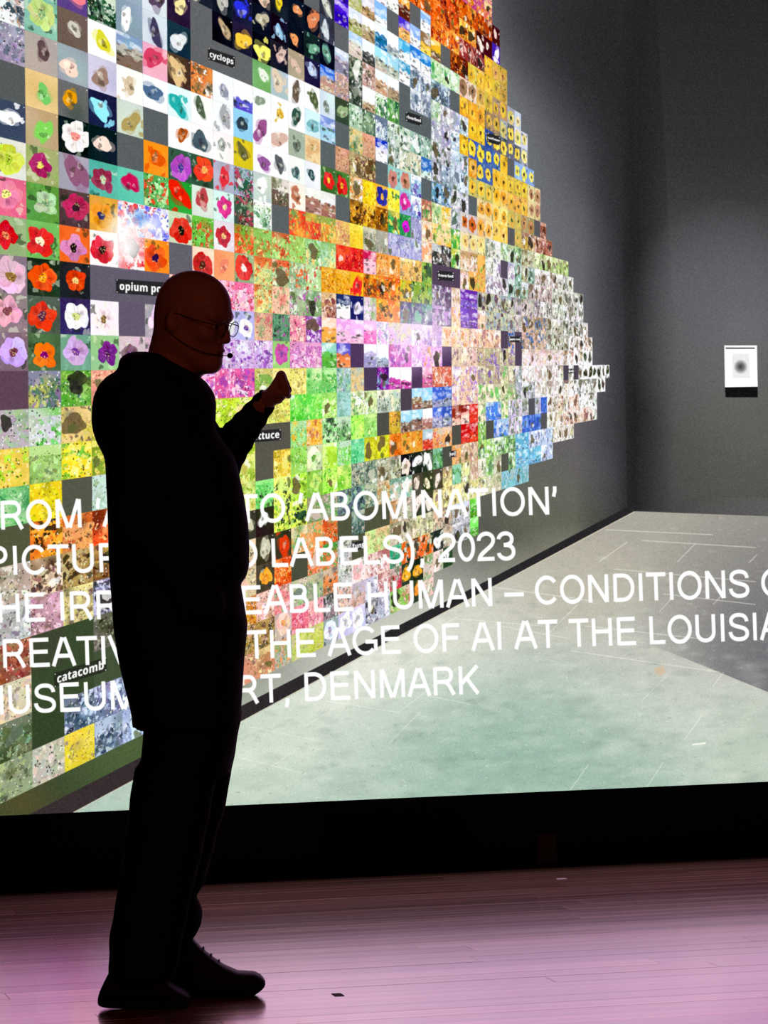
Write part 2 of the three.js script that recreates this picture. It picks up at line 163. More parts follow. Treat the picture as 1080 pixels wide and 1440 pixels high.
460 560 s be7 9d6 efc|455 530 s 7c6 dfb 4a4|480 535 s 8bb cdd 9c8|485 570 s 9cc bdd 7a9|515 562 s dea fff 7a6|540 558 s bcb eec 565|505 525 s ec9 9ab dda|519 531 g 4d3e58|569 559 g 4d4450|538 595 g 50504a|585 535 g 503c5a|540 530 s 528 8ac c4b|560 530 l fff c4a|600 530 l eac c69|615 530 s d75 fcb eee|640 540 s eca fff b8c|580 582 l adf 865|600 585 l fff a76|620 580 l 46c 99b|555 587 s ca3 543 fb5|640 590 l 932 fcb|653 610 l c11 d32|640 615 g 50524a|575 612 s ea4 e72 c92|588 618 o 222 dcc|600 620 l abc d43|620 618 s ea6 dcb c65|430 590 s 5c4 9e6 cf9|380 560 s de6 fe8 ba5|345 570 s ce4 9b3 fea|370 552 s ac6 dea bd8|410 540 s ed7 fea ba5|420 612 s 8c7 bea eb3|443 610 s fb4 eca b64|470 600 s 9d8 dec 343|500 600 s ae5 df8 4a3|520 600 s 9d7 ce9 7b4|480 630 s 7d6 bea 4a4|510 632 s 7d9 bec 3a6|535 628 s dd2 bb2 ee6|555 628 s e72 fa4 b51|350 640 s cd4 fe7 8a2|395 655 s ec4 fe8 ba3|385 612 g 58564c|400 608 g 58564c|372 615 g 58564c|373 650 g 58584c|420 642 s 9c5 cea 7b4|440 650 f cda efc 7b5|465 640 s be4 dfa 7a2|490 652 s 7c5 ded ae8|345 672 s de8 cb5 8a3|370 690 s 6c5 9e8 332|410 682 s be4 dfa 582|445 682 f 8b4 ce7 6a3|465 682 s ae5 ef9 6b3|490 692 s 567 9c9 344|520 670 s 898 cca 565|550 660 s aa8 ddc 554|573 652 f 222 fed 876|595 650 o 232 fff|615 650 s 6a6 9cb 475|633 638 g 4e5046|628 645 g 4e5046|655 640 s ca8 fed b98|680 622 s 9c6 fff 686|700 600 s 47d cde 99b|688 600 g 52534c|720 590 s cbd eee 786|700 560 s fec aa8 6b5|740 565 s bbc eee 675|770 540 s fff a98 cbb|720 640 s 8b6 ded 465|733 640 l 6ac 7bd|733 665 s 7bc acd 9bb|708 655 g 56584e|746 570 g 55535a|760 590 g 55565a|760 620 s bce fff 779|750 595 s 46c 8ae 36b|780 605 s fff cb9 987|790 550 s fff 654 cb9|800 580 s ecb fff 754|820 560 s fff 443 eee|815 535 s fff 665 eee|820 520 o fff 443|840 520 o fff 332|760 505 s fef ba9 ecb|780 470 s bba fff 654|810 450 s eee 887 443|790 420 s ccb fff 554|820 485 s fff ca9 654|740 440 s dcc 998 656|700 440 s cca 9ab 645|750 470 s dba 875 36b|690 682 s cca fed 9a7|660 692 s dd9 fff 764|630 692 s fea 876 cb7|600 690 o 443 fed|560 690 s dca 7a9 fff|540 712 s c96 ddb 887|450 722 s 997 dcb 6a5|480 732 s ba8 ecb a65|510 722 s 465 9a9 cba|530 738 g 52553f|560 742 s cba 886 ddc|590 738 s dda 997 fed|620 732 s 987 eca ddc|650 732 s bbb dde 777|667 722 l 7d5 5a3|395 705 s de6 df8 343|375 730 o 332 fff|360 752 o 443 dcb|400 742 s de5 232 8b4|440 745 s e95 dca 6a6|465 748 s e73 c52 9a7|490 755 g 52553f|510 768 g 52553f|520 735 g 52553f|540 758 s ce9 eb8 9a6|400 770 o 332 d31|380 790 o 221 ca8|415 778 g 4c4e3f|442 775 s e74 4a5 dcb|350 800 s cb9 eca 876|370 812 f 443 fa3 e82|395 812 s e62 c41 fb5|422 805 f c63 fb8 e74|440 825 s 9b7 cba 787|465 822 s e84 cba 554|490 805 s ccc eed 776|508 800 f fee ebb cba|530 803 s ecc a66 fff|545 812 s c34 cbb 675|560 792 s 2a7 ecb 776|580 800 o 232 fa3|590 772 s e62 232 ccb|612 772 o 232 eee|605 803 s fcc 8a7 dcb|350 852 s d93 b62 ecb|380 852 s eba fdd c97|410 852 s e88 fbb 8a7|430 862 s e9a fcb c78|460 852 s 988 ccc 444|490 842 s eba ccd 987|510 850 s aab 334 eee|530 850 s ccd fff 99a|550 842 s 8b5 ecb c76|360 882 s a84 ca8 543|400 885 f cba fcb e96|425 875 s e78 fab c56|480 885 f aab eef 99b|500 875 f cce fff aab|520 865 o 556 cce|370 922 s c86 eda 975|400 915 s bba e96 7a6|440 905 s bc5 dc8 cba|465 912 s ccd aab eef`
    .split('|').map((s) => { const w = s.trim().split(/\s+/); return { x: +w[0], y: +w[1], kind: w[2], col: w.slice(3) }; });
  const jitter = (h) => { const k = h.length === 3 ? [...h].map((q) => parseInt(q + q, 16)) : h.match(/../g).map((q) => parseInt(q, 16)); const d = (r() - 0.5) * 36; return `rgb(${k.map((v) => clamp(Math.round(v + d + (r() - 0.5) * 22), 0, 255)).join(',')})`; };
  const ell = (x, y, a, b, rot, f) => { c.fillStyle = f; c.beginPath(); c.ellipse(x, y, a, b, rot, 0, 7); c.fill(); };
  const wash = (x, y, R, f) => { const g = c.createRadialGradient(x, y, 0, x, y, R); g.addColorStop(0, f); g.addColorStop(1, f.replace(/[\d.]+\)$/, '0)')); c.fillStyle = g; c.fillRect(-0.05, -0.05, 1.1, 1.1); };
  const soft = (col0, al) => col0.replace('rgb(', 'rgba(').replace(')', `,${al})`);
  function lump(x, y, R, f, rough = 0.25, sx = 1, rot = 0) { c.save(); c.translate(x, y); c.rotate(rot); c.scale(sx, 1); c.beginPath(); const p1 = r() * 6, p2 = r() * 6, p3 = r() * 6; for (let i = 0; i <= 22; i++) { const t = i / 22 * 6.2832, q = R * (1 + rough * (0.5 * Math.sin(2 * t + p1) + 0.35 * Math.sin(3 * t + p2) + 0.25 * Math.sin(5 * t + p3))); i ? c.lineTo(Math.cos(t) * q, Math.sin(t) * q) : c.moveTo(Math.cos(t) * q, Math.sin(t) * q); } c.closePath(); c.fillStyle = f; c.fill(); c.restore(); }
  function picture(a, small) {
    const C = (i) => jitter(a.col[Math.min(i, a.col.length - 1)]);
    c.fillStyle = C(0); c.fillRect(-0.02, -0.02, 1.04, 1.04);
    for (let i = 0; i < 3; i++) wash(r(), r(), 0.4 + r() * 0.4, soft(C(0), 0.6));
    if (a.kind === 's') {
      const n = small ? 26 : 60, m = r(), sz = small ? 0.12 : 0.05 + r() * 0.05, tilt = r() * 3, one = r() < 0.5;
      if (m < 0.4) { c.fillStyle = soft(C(1), 0.8); c.fillRect(-0.02, -0.02, 1.04, 0.15 + r() * 0.35); }
      for (let i = 0; i < 5; i++) wash(r(), r(), 0.18 + r() * 0.25, soft(C(Math.floor(r() * a.col.length)), 0.85));
      for (let i = 0; i < n; i++) { const y = m < 0.4 ? 0.25 + r() * 0.8 : r(); lump(r(), y, sz * (0.3 + r() * 0.9), soft(C(Math.floor(r() * a.col.length)), 0.55 + r() * 0.45), 0.5, 0.4 + r() * 1.4, one ? tilt + (r() - 0.5) : r() * 3); }
      for (let i = 0; i < n; i++) ell(r(), r(), sz * 0.35 * r() + 0.006, sz * 0.22, r() * 3, r() < 0.5 ? 'rgba(255,255,248,.8)' : 'rgba(20,20,18,.7)');
      if (r() < (small ? 0.55 : 0.3)) { const t = r() * 3; lump(0.3 + r() * 0.4, 0.3 + r() * 0.4, 0.16 + r() * 0.14, soft(r() < 0.22 ? 'rgb(36,32,28)' : r() < 0.3 ? 'rgb(96,80,52)' : C(Math.floor(r() * a.col.length)), 0.8), 0.4, 0.6 + r(), t); lump(r(), r(), 0.12, soft(r() < 0.6 ? 'rgb(255,255,250)' : 'rgb(84,96,50)', 0.7), 0.4, 1.4, t); }
    } else if (a.kind === 'f') {
      for (let i = 0; i < 26; i++) lump(r(), r(), 0.03 + 0.09 * r(), soft(i % 3 ? jitter(a.col[0]) : r() < 0.5 ? 'rgb(30,44,26)' : 'rgb(226,234,206)', 0.5), 0.5, 0.5 + r(), r() * 3);
      const x = 0.5 + (r() - 0.5) * 0.2, y = 0.5 + (r() - 0.5) * 0.2, R = 0.32 + r() * 0.14, n = 4 + Math.floor(r() * 3), o = r() * 6, sq = 0.75 + r() * 0.25;
      for (let i = 0; i < n; i++) { const t = o + i / n * 6.283 + (r() - 0.5) * 0.3; lump(x + Math.cos(t) * R * 0.5, y + Math.sin(t) * R * 0.5 * sq, R * (0.5 + r() * 0.12), C(1), 0.28, 1, t); lump(x + Math.cos(t) * R * 0.62, y + Math.sin(t) * R * 0.62 * sq, R * 0.3, soft(C(1), 0.6), 0.35, 1, t); wash(x + Math.cos(t + 0.5) * R * 0.5, y + Math.sin(t + 0.5) * R * 0.5, R * 0.3, 'rgba(30,0,10,.28)'); }
      for (let i = 0; i < 30; i++) { const t = r() * 6.283, q = R * (0.3 + r() * 0.7); c.strokeStyle = r() < 0.5 ? 'rgba(255,240,240,.25)' : 'rgba(50,10,20,.22)'; c.lineWidth = 0.012; c.beginPath(); c.moveTo(x + Math.cos(t) * R * 0.25, y + Math.sin(t) * R * 0.25); c.lineTo(x + Math.cos(t) * q, y + Math.sin(t) * q); c.stroke(); }
      lump(x, y, R * 0.3, C(2), 0.3); for (let i = 0; i < 10; i++) ell(x + (r() - 0.5) * R * 0.5, y + (r() - 0.5) * R * 0.5, 0.02, 0.016, 0, r() < 0.6 ? 'rgba(246,226,150,.8)' : 'rgba(30,10,20,.6)');
    } else if (a.kind === 'o') {
      const t = r() * 3, x = 0.5 + (r() - 0.5) * 0.24, y = 0.5 + (r() - 0.5) * 0.24, R = 0.17 + r() * 0.12, sx = 1 + r() * 0.9, f = C(1);
      lump(x, y, R * 1.12, soft(f, 0.4), 0.4, sx, t); lump(x, y, R, f, 0.35, sx, t);
      for (let i = 0; i < 6; i++) lump(x + (r() - 0.5) * R * 1.3, y + (r() - 0.5) * R * 1.3, R * (0.15 + r() * 0.3), soft(i % 3 === 0 ? 'rgb(255,255,240)' : i % 3 === 1 ? 'rgb(44,34,28)' : C(1), 0.4), 0.4);
      if (r() < 0.4) for (let i = 0; i < 3; i++) lump(r(), r(), R * 0.35, soft(f, 0.8), 0.5, 1.5, r() * 3);
    } else if (a.kind === 'l') {
      const h = 0.35 + r() * 0.3; for (let i = 0; i < 5; i++) lump(r(), r() * h, 0.07 + 0.06 * r(), 'rgba(255,255,255,.4)', 0.4, 2.2);
      for (let q = 0; q < 3; q++) { const hh = h + q * 0.14; c.fillStyle = soft(C(1 + (q > 0 ? Math.floor(r() * (a.col.length - 1)) : 0)), 0.9); c.beginPath(); c.moveTo(-0.02, 1.02); c.lineTo(-0.02, hh); for (let i = 1; i <= 9; i++) c.lineTo(i / 9 * 1.02, hh + (r() - 0.5) * 0.16); c.lineTo(1.02, 1.02); c.fill(); }
      for (let i = 0; i < 22; i++) lump(r(), h + r() * (1 - h), 0.02 + r() * 0.04, soft(r() < 0.3 ? 'rgb(40,40,34)' : r() < 0.5 ? 'rgb(245,245,235)' : C(a.col.length - 1), 0.5), 0.4, 2.5);
    }
  }
  for (let n = -4; n < 52; n++) for (let k = -30; k < 13; k++) {
    const xl = col(n), xr = col(n + 1), q = [bend(xl, row(k, xl)), bend(xr, row(k, xr)), bend(xr, row(k + 1, xr)), bend(xl, row(k + 1, xl))];
    const x = (q[0][0] + q[1][0]) / 2, y = (q[0][1] + q[2][1]) / 2, w = xr - xl;
    if (!inside(x, y)) continue;
    let best = null, bd = 1e9, grey = null, gd = 1e9;
    for (const a of A) { const d = Math.hypot((a.x - x) * (a.kind === 'g' ? 1 : 1), (a.y - y) * 0.9) + (a.kind === 'g' ? 0 : r() * (w * 0.35 + (w < 26 ? 12 : 0))); if (a.kind === 'g') { if (Math.abs(a.x - x) < w * 0.52 && Math.abs(a.y - y) < (q[3][1] - q[0][1]) * 0.52 && d < gd) { gd = d; grey = a; } } else if (d < bd) { bd = d; best = a; } }
    if (grey) { poly(q, hex(grey.col[0])); continue; }
    const [P0, P1, P2, P3] = q.map((p) => T(...p));
    c.save(); c.beginPath(); c.moveTo(...P0); c.lineTo(...P1); c.lineTo(...P2); c.lineTo(...P3); c.closePath(); c.clip();
    c.transform(P1[0] - P0[0], P1[1] - P0[1], (P3[0] - P0[0] + P2[0] - P1[0]) / 2, (P3[1] - P0[1] + P2[1] - P1[1]) / 2, P0[0], P0[1]);
    picture(best, w < 17); c.restore();
    if (r() < 0.45 && w > 12) for (const [dx, dy] of [[2, 2], [-2, 3], [2, -2]]) { const t = T(q[1][0] + dx, q[1][1] + dy); c.fillStyle = 'rgba(255,255,255,.85)'; c.beginPath(); c.arc(t[0], t[1], 1.1, 0, 7); c.fill(); }
  }
  // name plates of the mosaic
  for (const [text, u, v, w, h, slope] of [['cyclops', 310, 82.5, 38, 17, 0.33], ['opium poppy', 208, 406, 92, 20, 0.07], ['lettuce', 371, 613, 46, 16, -0.08], ['riverbed', 580, 168, 23, 14, 0.3], ['sunflower', 692.5, 196.5, 19, 13, 0.3], ['flowerbed', 625, 388.5, 24, 13, 0.09], ['apple tree', 722, 477.5, 18, 8, 0.03], ['apple', 801, 522, 8, 6, 0], ['soil', 634.5, 638.5, 10, 9, -0.12], ['fungi', 503.5, 767, 22, 12, -0.24], ['catacomb', 112, 945, 74, 20, -0.31]]) {
    const P = T(u, v), X = T(u + w / 2, v + slope * w / 2), Y = T(u, v + h / 2);
    c.save(); c.transform((X[0] - P[0]) / (w / 2), (X[1] - P[1]) / (w / 2), (Y[0] - P[0]) / (h / 2), (Y[1] - P[1]) / (h / 2), P[0], P[1]);
    c.fillStyle = v > 900 ? '#2c3126' : '#2b2b2d'; c.fillRect(-w / 2, -h / 2, w, h);
    c.fillStyle = '#fff'; c.font = 'bold 20px sans-serif'; c.textAlign = 'center'; c.textBaseline = 'alphabetic';
    const tw = c.measureText(text).width, s = w * 0.9 / tw; c.scale(s, Math.min(h * 0.85 / 20, s * 1.15)); c.fillText(text, 0, 6);
    c.restore();
    for (const [i, j] of [[-1, -1], [1, -1], [-1, 1], [1, 1]]) { const t = T(u + i * (w / 2 - 1.5), v + j * (h / 2 - 1.5) + i * slope * w / 2); c.fillStyle = '#fff'; c.beginPath(); c.arc(t[0], t[1], 1, 0, 7); c.fill(); }
  }
  blot(175, 325, 40, '#ffffff', 0.95); blot(178, 352, 30, '#ffffff', 0.9); blot(212, 318, 24, '#ffffff', 0.8); blot(196, 306, 16, '#4a8ad8', 0.7);   // the projector's bright spot
  blot(590, 458, 60, '#fff4ff', 0.55, 1.6); blot(575, 505, 30, '#f4c0ff', 0.4);
}
// captions: monoline capitals
const GL = {
  A: [667, [[45, 0, 306, 716]], [[361, 716, 622, 0]], [[150, 254, 517, 254]]], B: [667, 'M120 0 L120 716 M120 671 L350 671 C545 671 545 388 350 388 L120 388 M350 388 C612 388 612 45 360 45 L120 45'],
  C: [722, 'e385 358 292 322 38 322'], D: [722, 'M125 0 L125 716 M125 671 L330 671 C728 671 728 45 330 45 L125 45'], E: [667, 'M125 0 L125 716 M125 671 L598 671 M125 374 L570 374 M125 45 L615 45'],
  F: [611, 'M125 0 L125 716 M125 671 L565 671 M125 352 L520 352'], G: [778, 'e395 358 305 322 40 318 M400 330 L690 330 L690 100'], H: [722, 'M125 0 L125 716 M597 0 L597 716 M125 376 L597 376'], I: [278, 'M139 0 L139 716'],
  K: [667, 'M120 0 L120 716 M600 716 L150 275 M285 415 L605 0'], L: [556, 'M120 0 L120 716 M120 45 L520 45'], M: [833, 'M118 0 L118 716 M715 0 L715 716 M140 716 L398 0 M435 0 L693 716'],
  N: [722, 'M122 0 L122 716 M600 0 L600 716 M130 700 L592 16'], O: [778, 'e389 358 300 324 0 360'], P: [667, 'M125 0 L125 716 M125 671 L380 671 C610 671 610 334 380 334 L125 334'],
  R: [722, 'M125 0 L125 716 M125 671 L410 671 C635 671 635 340 410 340 L125 340 M390 340 C490 320 540 190 645 0'], S: [667, 'M572 500 C555 640 460 674 335 674 C195 674 112 608 112 522 C112 424 205 395 340 364 C505 326 578 288 578 192 C578 92 480 43 345 43 C190 43 95 110 85 240'],
  T: [611, 'M22 671 L590 671 M305 0 L305 716'], U: [722, 'M122 716 L122 262 C122 -30 600 -30 600 262 L600 716'], V: [667, 'M35 716 L315 0 M352 0 L632 716'], Y: [667, 'M40 716 L333 300 L626 716 M333 0 L333 310'],
  ' ': [278, ''], ',': [278, 'M140 100 L140 0 L105 -130'], '.': [278, 'M140 0 L140 100'], '‘': [222, 'M110 450 L110 560 L150 720'], '’': [222, 'M110 720 L110 610 L70 455'], '(': [333, 'M280 740 C70 500 70 30 280 -200'], ')': [333, 'M53 740 C263 500 263 30 53 -200'], '–': [556, 'M0 275 L556 275'],
  2: [556, 'M75 505 C80 742 485 742 485 515 C485 330 110 230 80 45 L505 45'], 0: [556, 'e278 358 192 316 0 360'], 3: [556, 'M80 535 C110 725 455 730 455 530 C455 430 370 385 220 385 M240 385 C410 390 495 315 495 210 C495 -15 110 -20 72 185'],
};
function glyph(path) {
  c.beginPath(); const t = path.match(/[A-Za-z]|-?[\d.]+/g) || []; let i = 0; const n = () => +t[i++];
  while (i < t.length) { const k = t[i++]; if (k === 'M') c.moveTo(n(), n()); else if (k === 'L') c.lineTo(n(), n()); else if (k === 'C') c.bezierCurveTo(n(), n(), n(), n(), n(), n()); else { const x = n(), y = n(), a = n(), b = n(), s = n() * Math.PI / 180, e = n() * Math.PI / 180; c.moveTo(x + a * Math.cos(s), y + b * Math.sin(s)); c.ellipse(x, y, a, b, 0, s, e); if (e - s > 6.2) c.closePath(); } }
  c.stroke();
}
function caption(text, i, u0, v0, j, u1, v1) {                     // the origins of letters i and j stand at (u0, v0) and (u1, v1)
  const adv = []; let s = 0; for (const ch of text) { adv.push(s); s += GL[ch][0]; }
  const P = T(u0, v0), Q = T(u1, v1), k = (Q[0] - P[0]) / (adv[j] - adv[i]);
  for (let m = 0; m < text.length; m++) {
    const [, ...parts] = GL[text[m]];
    c.save(); c.transform(k, (Q[1] - P[1]) / (adv[j] - adv[i]), -k * 0.012, -k * 1.085, P[0] + (adv[m] - adv[i]) * k, P[1] + (adv[m] - adv[i]) * (Q[1] - P[1]) / (adv[j] - adv[i]));
    c.strokeStyle = '#ffffff'; c.lineWidth = 107; c.lineCap = 'butt'; c.lineJoin = 'miter';
    if (typeof parts[0] === 'string') glyph(parts[0]); else for (const [[a, b, d, e]] of parts) { c.beginPath(); c.moveTo(a, b); c.lineTo(d, e); c.stroke(); }
    c.restore();
  }
}
{
  const im = c.getImageData(0, 0, TW, TH), d = im.data, q = rng(77);
  for (let i = 0; i < d.length; i += 4) { const e = (q() + q() - 1) * 15; for (let k = 0; k < 3; k++) d[i + k] = clamp((d[i + k] - 110) * 1.08 + 112 + e, 0, 255); }
  c.putImageData(im, 0, 0);
  const L1 = 'FROM ‘APPLE’ TO ‘ABOMINATION’'; caption(L1, 1, -3, 745, L1.length - 2, 738.5, 724.5);
  const L2 = '(PICTURES AND LABELS), 2023'; caption(L2, 2, 13.7, 808.5, L2.indexOf('2'), 613, 790.5);
  const L3 = 'THE IRREPLACEABLE HUMAN – CONDITIONS OF'; caption(L3, 2, 31, 874.5, L3.indexOf('NS O'), 986.7, 842);
  const L4 = 'CREATIVITY IN THE AGE OF AI AT THE LOUISIANA'; caption(L4, 1, 0, 939.5, L4.indexOf('IANA'), 1053, 900.5);
  const L5 = 'MUSEUM OF ART, DENMARK'; caption(L5, 3, 80, 1001, L5.length - 1, 640.6, 976.5);
}
{
  const tex = new THREE.CanvasTexture(canvas); tex.colorSpace = THREE.SRGBColorSpace; tex.anisotropy = 8;
  const s = thing('stage_screen', 'huge bright stage screen showing a mosaic of small colourful pictures with white captions', 'screen');
  s.position.set((SX0 + SX1) / 2, SY0, 0);
  const panel = new THREE.BoxGeometry(SW, SH, 0.018); panel.translate(0, SH / 2, 0.009); mesh('panel', panel, M.black, s);
  const face = new THREE.PlaneGeometry(SW, SH); face.translate(0, SH / 2, 0.0195);
  const f = mesh('picture', face, new THREE.MeshStandardMaterial({ color: 0x000000, roughness: 1, emissive: 0xffffff, emissiveMap: tex, emissiveIntensity: 1 }), s);
  f.userData.label = 'glowing picture of a gallery wall and white capital lettering';
}
// ------------------------------------------------------------------ the person
const foot = onFloor(250, 1409);
const YAW = camera.rotation.y;                                      // the figure's own x runs along the picture, z towards the audience
function pt(u, v, z = 0) {
  const inv = new THREE.Quaternion().setFromAxisAngle(new THREE.Vector3(0, 1, 0), -YAW);
  const o = camera.position.clone().sub(foot).applyQuaternion(inv), d = ray(u, v).applyQuaternion(inv), t = (z - o.z) / d.z;
  return new THREE.Vector3(o.x + d.x * t, o.y + d.y * t, z);
}
function surfaceNet(sdf, lo, hi, cell) {                            // a mesh of the surface sdf = 0
  const nx = Math.ceil((hi[0] - lo[0]) / cell) + 1, ny = Math.ceil((hi[1] - lo[1]) / cell) + 1, nz = Math.ceil((hi[2] - lo[2]) / cell) + 1;
  const f = new Float32Array(nx * ny * nz), id = new Int32Array(nx * ny * nz).fill(-1), at = (i, j, k) => (k * ny + j) * nx + i;
  for (let k = 0; k < nz; k++) for (let j = 0; j < ny; j++) for (let i = 0; i < nx; i++) f[at(i, j, k)] = sdf(lo[0] + i * cell, lo[1] + j * cell, lo[2] + k * cell);
  const pos = [], idx = [], E = [[0, 1], [2, 3], [4, 5], [6, 7], [0, 2], [1, 3], [4, 6], [5, 7], [0, 4], [1, 5], [2, 6], [3, 7]];
  for (let k = 0; k < nz - 1; k++) for (let j = 0; j < ny - 1; j++) for (let i = 0; i < nx - 1; i++) {
    const v = []; let m = 0; for (let q = 0; q < 8; q++) { const w = f[at(i + (q & 1), j + (q >> 1 & 1), k + (q >> 2))]; v.push(w); if (w < 0) m++; }
    if (m === 0 || m === 8) continue;
    let x = 0, y = 0, z = 0, n = 0;
    for (const [a, b] of E) if ((v[a] < 0) !== (v[b] < 0)) { const t = v[a] / (v[a] - v[b]); x += lerp(a & 1, b & 1, t); y += lerp(a >> 1 & 1, b >> 1 & 1, t); z += lerp(a >> 2, b >> 2, t); n++; }
    id[at(i, j, k)] = pos.length / 3; pos.push(lo[0] + (i + x / n) * cell, lo[1] + (j + y / n) * cell, lo[2] + (k + z / n) * cell);
  }
  const quad = (a, b, d, e, flip) => { if (a < 0 || b < 0 || d < 0 || e < 0) return; if (flip) idx.push(a, d, b, a, e, d); else idx.push(a, b, d, a, d, e); };
  for (let k = 1; k < nz - 1; k++) for (let j = 1; j < ny - 1; j++) for (let i = 1; i < nx - 1; i++) {
    const s = f[at(i, j, k)] < 0;
    if (s !== f[at(i + 1, j, k)] < 0) quad(id[at(i, j - 1, k - 1)], id[at(i, j, k - 1)], id[at(i, j, k)], id[at(i, j - 1, k)], !s);
    if (s !== f[at(i, j + 1, k)] < 0) quad(id[at(i - 1, j, k - 1)], id[at(i, j, k - 1)], id[at(i, j, k)], id[at(i - 1, j, k)], s);
    if (s !== f[at(i, j, k + 1)] < 0) quad(id[at(i - 1, j - 1, k)], id[at(i, j - 1, k)], id[at(i, j, k)], id[at(i - 1, j, k)], !s);
  }
  const g = new THREE.BufferGeometry(); g.setAttribute('position', new THREE.Float32BufferAttribute(pos, 3)); g.setIndex(idx); g.computeVertexNormals();
  const uv = new Float32Array(pos.length / 3 * 2); for (let i = 0; i < uv.length / 2; i++) { uv[2 * i] = pos[3 * i] + pos[3 * i + 2]; uv[2 * i + 1] = pos[3 * i + 1]; } g.setAttribute('uv', new THREE.BufferAttribute(uv, 2));
  return g;
}
const smin = (a, b, k) => { const h = clamp(0.5 + 0.5 * (b - a) / k, 0, 1); return lerp(b, a, h) - k * h * (1 - h); };
const smax = (a, b, k) => -smin(-a, -b, k);
const ball = (x, y, z, c0, r) => { const a = (x - c0[0]) / r[0], b = (y - c0[1]) / r[1], d = (z - c0[2]) / r[2], k = Math.sqrt(a * a + b * b + d * d); const g = Math.sqrt((a / r[0]) ** 2 + (b / r[1]) ** 2 + (d / r[2]) ** 2); return g > 1e-9 ? k * (k - 1) / g : -Math.min(...r); };
const bone = (x, y, z, a, b, ra, rb) => { const dx = b[0] - a[0], dy = b[1] - a[1], dz = b[2] - a[2], t = clamp(((x - a[0]) * dx + (y - a[1]) * dy + (z - a[2]) * dz) / (dx * dx + dy * dy + dz * dz), 0, 1); return Math.hypot(x - a[0] - dx * t, y - a[1] - dy * t, z - a[2] - dz * t) - lerp(ra, rb, t); };
const P3 = (u, v, z = 0) => pt(u, v, z).toArray();
function stack(rows, k0 = 0) {                                      // rows: v, left u, right u, half depth, z of the middle -> a shape of elliptic slices
  const t = rows.map(([v, l, r, d, z = 0]) => { const a = pt(l, v, z), b = pt(r, v, z); return [(a.y + b.y) / 2, (a.x + b.x) / 2, (b.x - a.x) / 2 - k0, d - k0, z]; });
  const top = t[0][0], low = t[t.length - 1][0];
  return (x, y, z) => {
    let i = 0; while (i < t.length - 2 && y < t[i + 1][0]) i++;
    const a = t[i], b = t[i + 1], s = clamp((a[0] - y) / (a[0] - b[0]), 0, 1), cx = lerp(a[1], b[1], s), rx = Math.max(0.004, lerp(a[2], b[2], s)), rz = Math.max(0.004, lerp(a[3], b[3], s)), cz = lerp(a[4], b[4], s);
    const p = Math.abs(x - cx) / rx, q = Math.abs(z - cz) / rz, k = Math.pow(Math.pow(p, 2.3) + Math.pow(q, 2.3), 1 / 2.3);
    return Math.max((k - 1) * Math.min(rx, rz), y - top, low - y);
  };
}
